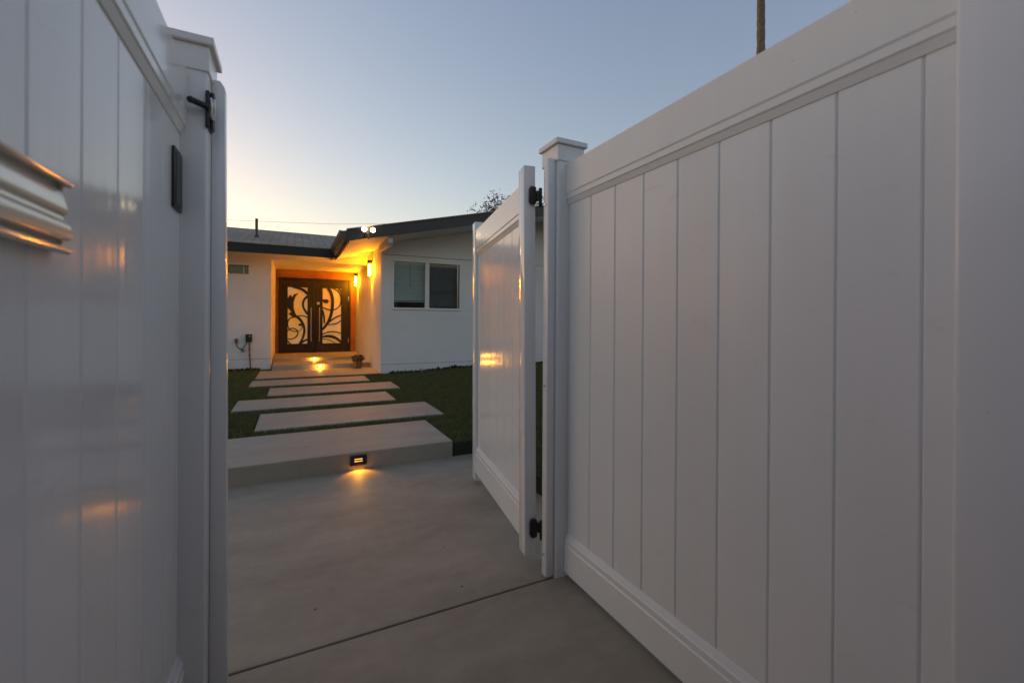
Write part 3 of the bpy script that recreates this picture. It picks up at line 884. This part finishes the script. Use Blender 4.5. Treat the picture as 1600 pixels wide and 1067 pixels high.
def post(parent, x0, x1, y0, y1, top=1.86):
    p = MB().box(x0, x1, y0, y1, -0.05, top, 0.008, 3).build('post', M['vinyl_old'], parent, 40)
    xc, yc, h = (x0 + x1) / 2, (y0 + y1) / 2, (x1 - x0) / 2
    b = MB()
    s = h + 0.005
    b.box(xc - s, xc + s, yc - s, yc + s, top - 0.010, top + 0.062, 0.003)
    e = h + 0.017
    b.box(xc - e, xc + e, yc - e, yc + e, top + 0.0625, top + 0.084, 0.004)
    t = bmesh.new()                                    # low pyramid lid
    base = [t.verts.new((xc + i * e * 0.98, yc + j * e * 0.98, top + 0.0845)) for i, j in ((-1, -1), (1, -1), (1, 1), (-1, 1))]
    ap = t.verts.new((xc, yc, top + 0.11)); t.faces.new(base[::-1])
    for k in range(4): t.faces.new((base[k], base[(k + 1) % 4], ap))
    b.add(t)
    b.build('post_cap', M['vinyl_old'], p)
    return p
def bolt(parent, c, axis, r=0.006):
    a = Vector(axis)
    b = MB(); b.cyl(Vector(c), Vector(c) + a * 0.004, r, r * 0.7, 10); b.build('bolt', M['steel'], parent, 40)

# right fence
rf = empty('vinyl_fence', (1.105, 1.0, 0)); tag(rf, 'tall white vinyl plank fence right of the open gate', 'fence')
RO = Vector((-1.105, -1.0, 0))
grp = empty('_tmp')
def reparent(root, off, before):
    for o in [o for o in COL.objects if o not in before and o.parent is None]:
        o.parent = root; o.location = Vector(o.location) + off
before = set(COL.objects)
panel(None, 1.105, 0.325, 1.635, 1.470 - 9 * PITCH, 0.022, 1.84, 'vinyl_matte')
post(None, 1.040, 1.170, 1.632, 1.762)
post(None, 1.030, 1.160, 0.207, 0.337)
panel(None, 1.105, -1.30, 0.215, 1.470 - 20 * PITCH, 0.022, 1.84, 'vinyl_matte')
post(None, 1.030, 1.160, -1.428, -1.298)
s_ = MB().prism([(1.650, 0.003), (1.650, 1.862), (1.690, 1.862), (1.690, 0.003)], 'X', 1.000, 1.0385, 0.004).build('hinge_strip', M['vinyl_old'], None, 40)
for z in (0.10, 0.85, 1.66): bolt(s_, (0.9995, 1.672, z), (-1, 0, 0))
reparent(rf, RO, before)
bpy.data.objects.remove(grp)

# left fence
lf = empty('vinyl_fence', (-0.30, 0.5, 0)); tag(lf, 'white vinyl plank fence on the left with mail slot', 'fence')
before = set(COL.objects)
panel(None, -0.300, -1.80, 1.525, 0.737 - 18 * PITCH, 0.018, 1.84)
post(None, -0.357, -0.2275, 1.520, 1.650)
post(None, -0.365, -0.235, -1.928, -1.798)
s_ = MB().prism([(-0.2270, 0.02), (-0.2270, 1.862), (-0.206, 1.864), (-0.1935, 1.845), (-0.180, 0.02)], 'Y', 1.585, 1.625, 0.003).build('gate_stop', M['vinyl_old'], None, 40)
for z in (0.12, 0.9, 1.68): bolt(s_, (-0.1905 + (0.9 - z) * 0.006 - 0.0005, 1.605, z), (1, 0, 0))
reparent(lf, Vector((0.30, -0.5, 0)), before)

# gate leaf swung inwards
ang = math.atan2(0.185, 1.133)
gate = empty('gate', (0.952, 1.759, 0.0), (R(-1.4), 0, -ang)); tag(gate, 'white vinyl gate leaf swung open beside the path', 'gate')
LW, TK = 1.148, 0.057
MB().box(0, TK, 0, 0.085, 0.058, 1.872, 0.004).build('hinge_stile', M['vinyl'], gate, 40)
MB().box(0, TK, LW - 0.085, LW, 0.058, 1.862, 0.004).build('latch_stile', M['vinyl'], gate, 40)
before = set(COL.objects)
panel(None, TK / 2, 0.0855, LW - 0.0855, 0.255, 0.112, 1.800, half=0.0245, rt=0.182, rb=0.18)
for o in [o for o in COL.objects if o not in before]: o.parent = gate
for z in (1.728, 0.185):
    b = MB()
    b.prism([(0.022, z - 0.030), (0.030, z - 0.042), (0.050, z - 0.042), (0.0565, z - 0.036), (0.0565, z + 0.036), (0.050, z + 0.042), (0.030, z + 0.042), (0.022, z + 0.030)], 'Y', -0.016, -0.001, 0.002)
    b.cyl((0.070, -0.008, z - 0.022), (0.070, -0.008, z + 0.022), 0.011)
    b.box(0.054, 0.072, -0.013, -0.004, z - 0.014, z + 0.014)
    b.box(0.068, 0.082, -0.025, -0.010, z - 0.055, z + 0.035, 0.002)
    b.build('hinge', M['black'], gate, 40)
# gate latch on the left post
t = empty('gate_latch', (-0.2275, 1.52, 1.745)); tag(t, 'black gate latch with lever at the top of the left post', 'latch')
b = MB(); b.box(-0.004, 0.006, -0.010, 0.05, -0.055, 0.05, 0.002); b.box(0.0065, 0.016, 0.0, 0.03, 0.02, 0.05, 0.002); b.box(0.0065, 0.014, 0.004, 0.03, -0.055, -0.02, 0.002)
b.build('plate', M['black'], t)
b = MB(); b.cyl((0.004, -0.012, 0.0), (-0.034, -0.034, 0.004), 0.009, 0.0085); b.sphere((-0.034, -0.034, 0.004), 0.0095)
b.build('lever', M['black'], t, 40)
b = MB(); b.tube([(0.009, -0.004, 0.03), (0.012, -0.008, 0.012), (0.010, -0.006, -0.012), (0.013, 0.0, -0.03)], 0.004); b.tube([(0.017, -0.002, 0.028), (0.018, -0.006, 0.01), (0.016, 0.0, -0.02)], 0.003)
b.build('spring_catch', M['steel'], t, 40)
# slim black plate
t = empty('lock_plate', (-0.292, 1.470, 1.435)); tag(t, 'slim upright black plate on the left fence beside its post', 'plate')
MB().box(0.0005, 0.008, -0.043, 0.043, 0.0, 0.162, 0.003).build('housing', M['black'], t, 40)
MB().box(0.0083, 0.0098, -0.034, 0.034, 0.012, 0.150, 0.001).build('cover', M['black'], t)
for z in (0.006, 0.156):
    MB().cyl((0.0078, 0.0, z), (0.0092, 0.0, z), 0.003, n=10).build('screw', M['iron'], t, 40)

# mail slot
t = empty('mail_slot', (-0.292, 0.55, 1.226)); tag(t, 'cream metal mail slot with curved flap on the left fence', 'mail slot')
y0, y1 = -0.16, 0.246
def mprism(prof, name, a=y0, c=y1, bev=0.0): return MB().prism(prof, 'Y', a, c, bev).build(name, M['cream_metal'], t, 25)
mprism([(0.001, 0.089), (0.019, 0.087), (0.023, 0.088), (0.024, 0.091), (0.021, 0.094), (0.001, 0.102)], 'hood', bev=0.0008)
mprism([(0.001, -0.001), (0.018, -0.003), (0.022, 0.000), (0.022, 0.004), (0.018, 0.007), (0.001, 0.008)], 'lip', bev=0.0008)
mprism([(0.004, 0.016), (0.020, 0.014), (0.025, 0.016), (0.026, 0.020), (0.0235, 0.034), (0.0165, 0.042), (0.016, 0.046), (0.020, 0.051), (0.0205, 0.057), (0.0145, 0.079), (0.012, 0.082), (0.004, 0.082)], 'flap', y0 + 0.006, y1 - 0.010)
MB().box(0.001, 0.0145, y1 - 0.008, y1 - 0.001, 0.0085, 0.0885, 0.001).build('end_plate', M['cream_metal'], t)
MB().box(0.0005, 0.009, y0 + 0.002, y1 - 0.002, 0.002, 0.099, 0.002).build('back_plate', M['cream_metal'], t)
for z in (0.095, 0.004):
    MB().cyl((0.012, y1 - 0.001, z), (0.012, y1 + 0.002, z), 0.0035, n=10).build('screw', M['steel'], t, 40)

# ================================================================== TREES, PALM, WIRE
def tree(name, base, height, spread, seed, label, leaves=2600, size=0.11):
    r = np.random.default_rng(seed)
    t = empty(name, base); tag(t, label, 'tree')
    b = MB(); tips = []
    b.tube([(0, 0, -0.1), (0.05, 0.02, height * 0.25), (0.0, 0.1, height * 0.5), (0.1, 0.0, height * 0.72)], [0.16, 0.13, 0.10, 0.06], 8)
    for i in range(34):
        a = i * 2.4 + r.uniform(-.3, .3); z0 = height * r.uniform(0.35, 0.70)
        ln = spread * r.uniform(0.5, 1.0)
        e = np.array([math.cos(a) * ln, math.sin(a) * ln, min(z0 + height * r.uniform(0.12, 0.34), height * (0.97 - 0.16 * (ln / spread) ** 2))])
        m_ = np.array([math.cos(a) * ln * 0.45, math.sin(a) * ln * 0.45, z0 + (e[2] - z0) * 0.35])
        b.tube([(0, 0, z0), tuple(m_), tuple(e)], [0.05, 0.03, 0.012], 6)
        for k in range(9):
            q = m_ + (e - m_) * r.uniform(0.1, 1.0)
            w = q + r.normal(size=3) * np.array([0.42, 0.42, 0.38]) + np.array([0, 0, 0.18])
            b.tube([tuple(q), tuple((q + w) / 2 + r.normal(size=3) * 0.05), tuple(w)], [0.012, 0.009, 0.005], 4)
            tips.append(w)
    b.build('trunk', M['bark'], t, 50)
    vs, fs = [], []
    for i in range(leaves):
        c = tips[r.integers(len(tips))]
        p = c + r.normal(size=3) * np.array([0.17, 0.17, 0.15])
        a = r.normal(size=3); a /= np.linalg.norm(a); c2 = np.cross(a, r.normal(size=3)); c2 /= np.linalg.norm(c2)
        s = size * r.uniform(0.35, 0.9); k = len(vs)
        vs += [tuple(p - a * s), tuple(p + c2 * s * 0.4), tuple(p + a * s), tuple(p - c2 * s * 0.4)]
        fs.append((k, k + 1, k + 2, k + 3))
    me = bpy.data.meshes.new('crown'); me.from_pydata(vs, [], fs)
    link('crown', me, M['leaf'], t)
tree('bushy_tree', (9.45, 18.4, -0.03), 7.15, 2.0, 11, 'sparse leafy tree top showing above the right wing roof', 15000, 0.085)

def palm(base, height, label):
    t = empty('palm_tree', base); tag(t, label, 'palm tree')
    r = np.random.default_rng(5)
    n = 90; pts = []; rad = []
    for i in range(n + 1):
        f = i / n
        pts.append((0.10 * math.sin(f * 5.0), 0.06 * math.sin(f * 4 + 1), f * height))
        rad.append((0.21 - 0.06 * f) * (1 + 0.05 * r.normal() + (0.07 if i % 3 == 0 else 0)))
    MB().tube(pts, rad, 12).build('trunk', M['bark'], t, 60)
    vs, fs = [], []
    for i in range(44):
        a = i * 2.39996; el = r.uniform(-0.9, 1.25); L = r.uniform(1.0, 1.4)
        d = np.array([math.cos(a) * math.cos(el), math.sin(a) * math.cos(el), math.sin(el)])
        c = np.array(pts[-1]) + d * L
        side = np.cross(d, [0, 0, 1.0]); side /= np.linalg.norm(side)
        up = np.cross(side, d)
        for k in range(22):                              # fan of leaflets
            th = (k / 21 - 0.5) * 3.6
            q = d * math.cos(th) + side * math.sin(th)
            e = c + q * r.uniform(0.75, 1.0) - np.array([0, 0, 0.25 * abs(th)]) + up * r.normal() * 0.05
            w = (side * math.cos(th) - d * math.sin(th)) * 0.035
            kk = len(vs); vs += [tuple(c), tuple((c + e) / 2 + w), tuple(e), tuple((c + e) / 2 - w)]
            fs.append((kk, kk + 1, kk + 2, kk + 3))
        kk = len(vs); s = side * 0.02
        vs += [tuple(np.array(pts[-1]) - s), tuple(np.array(pts[-1]) + s), tuple(c + s), tuple(c - s)]; fs.append((kk, kk + 1, kk + 2, kk + 3))
    me = bpy.data.meshes.new('crown'); me.from_pydata(vs, [], fs)
    link('crown', me, M['frond'], t)
palm((19.28, 12.96, -0.03), 20.5, 'tall thin palm trunk rising behind the right fence')

t = MB().tube([(-40, 25, 5.4), (-20, 25, 5.35), (-3, 25, 5.95), (1.8, 25, 6.25), (12, 25, 7.4), (30, 25, 9.5)], 0.007, 6).build('utility_wire', M['steel'], None, 40)
tag(t, 'thin overhead wire faint against the sky above the roof', 'wire')
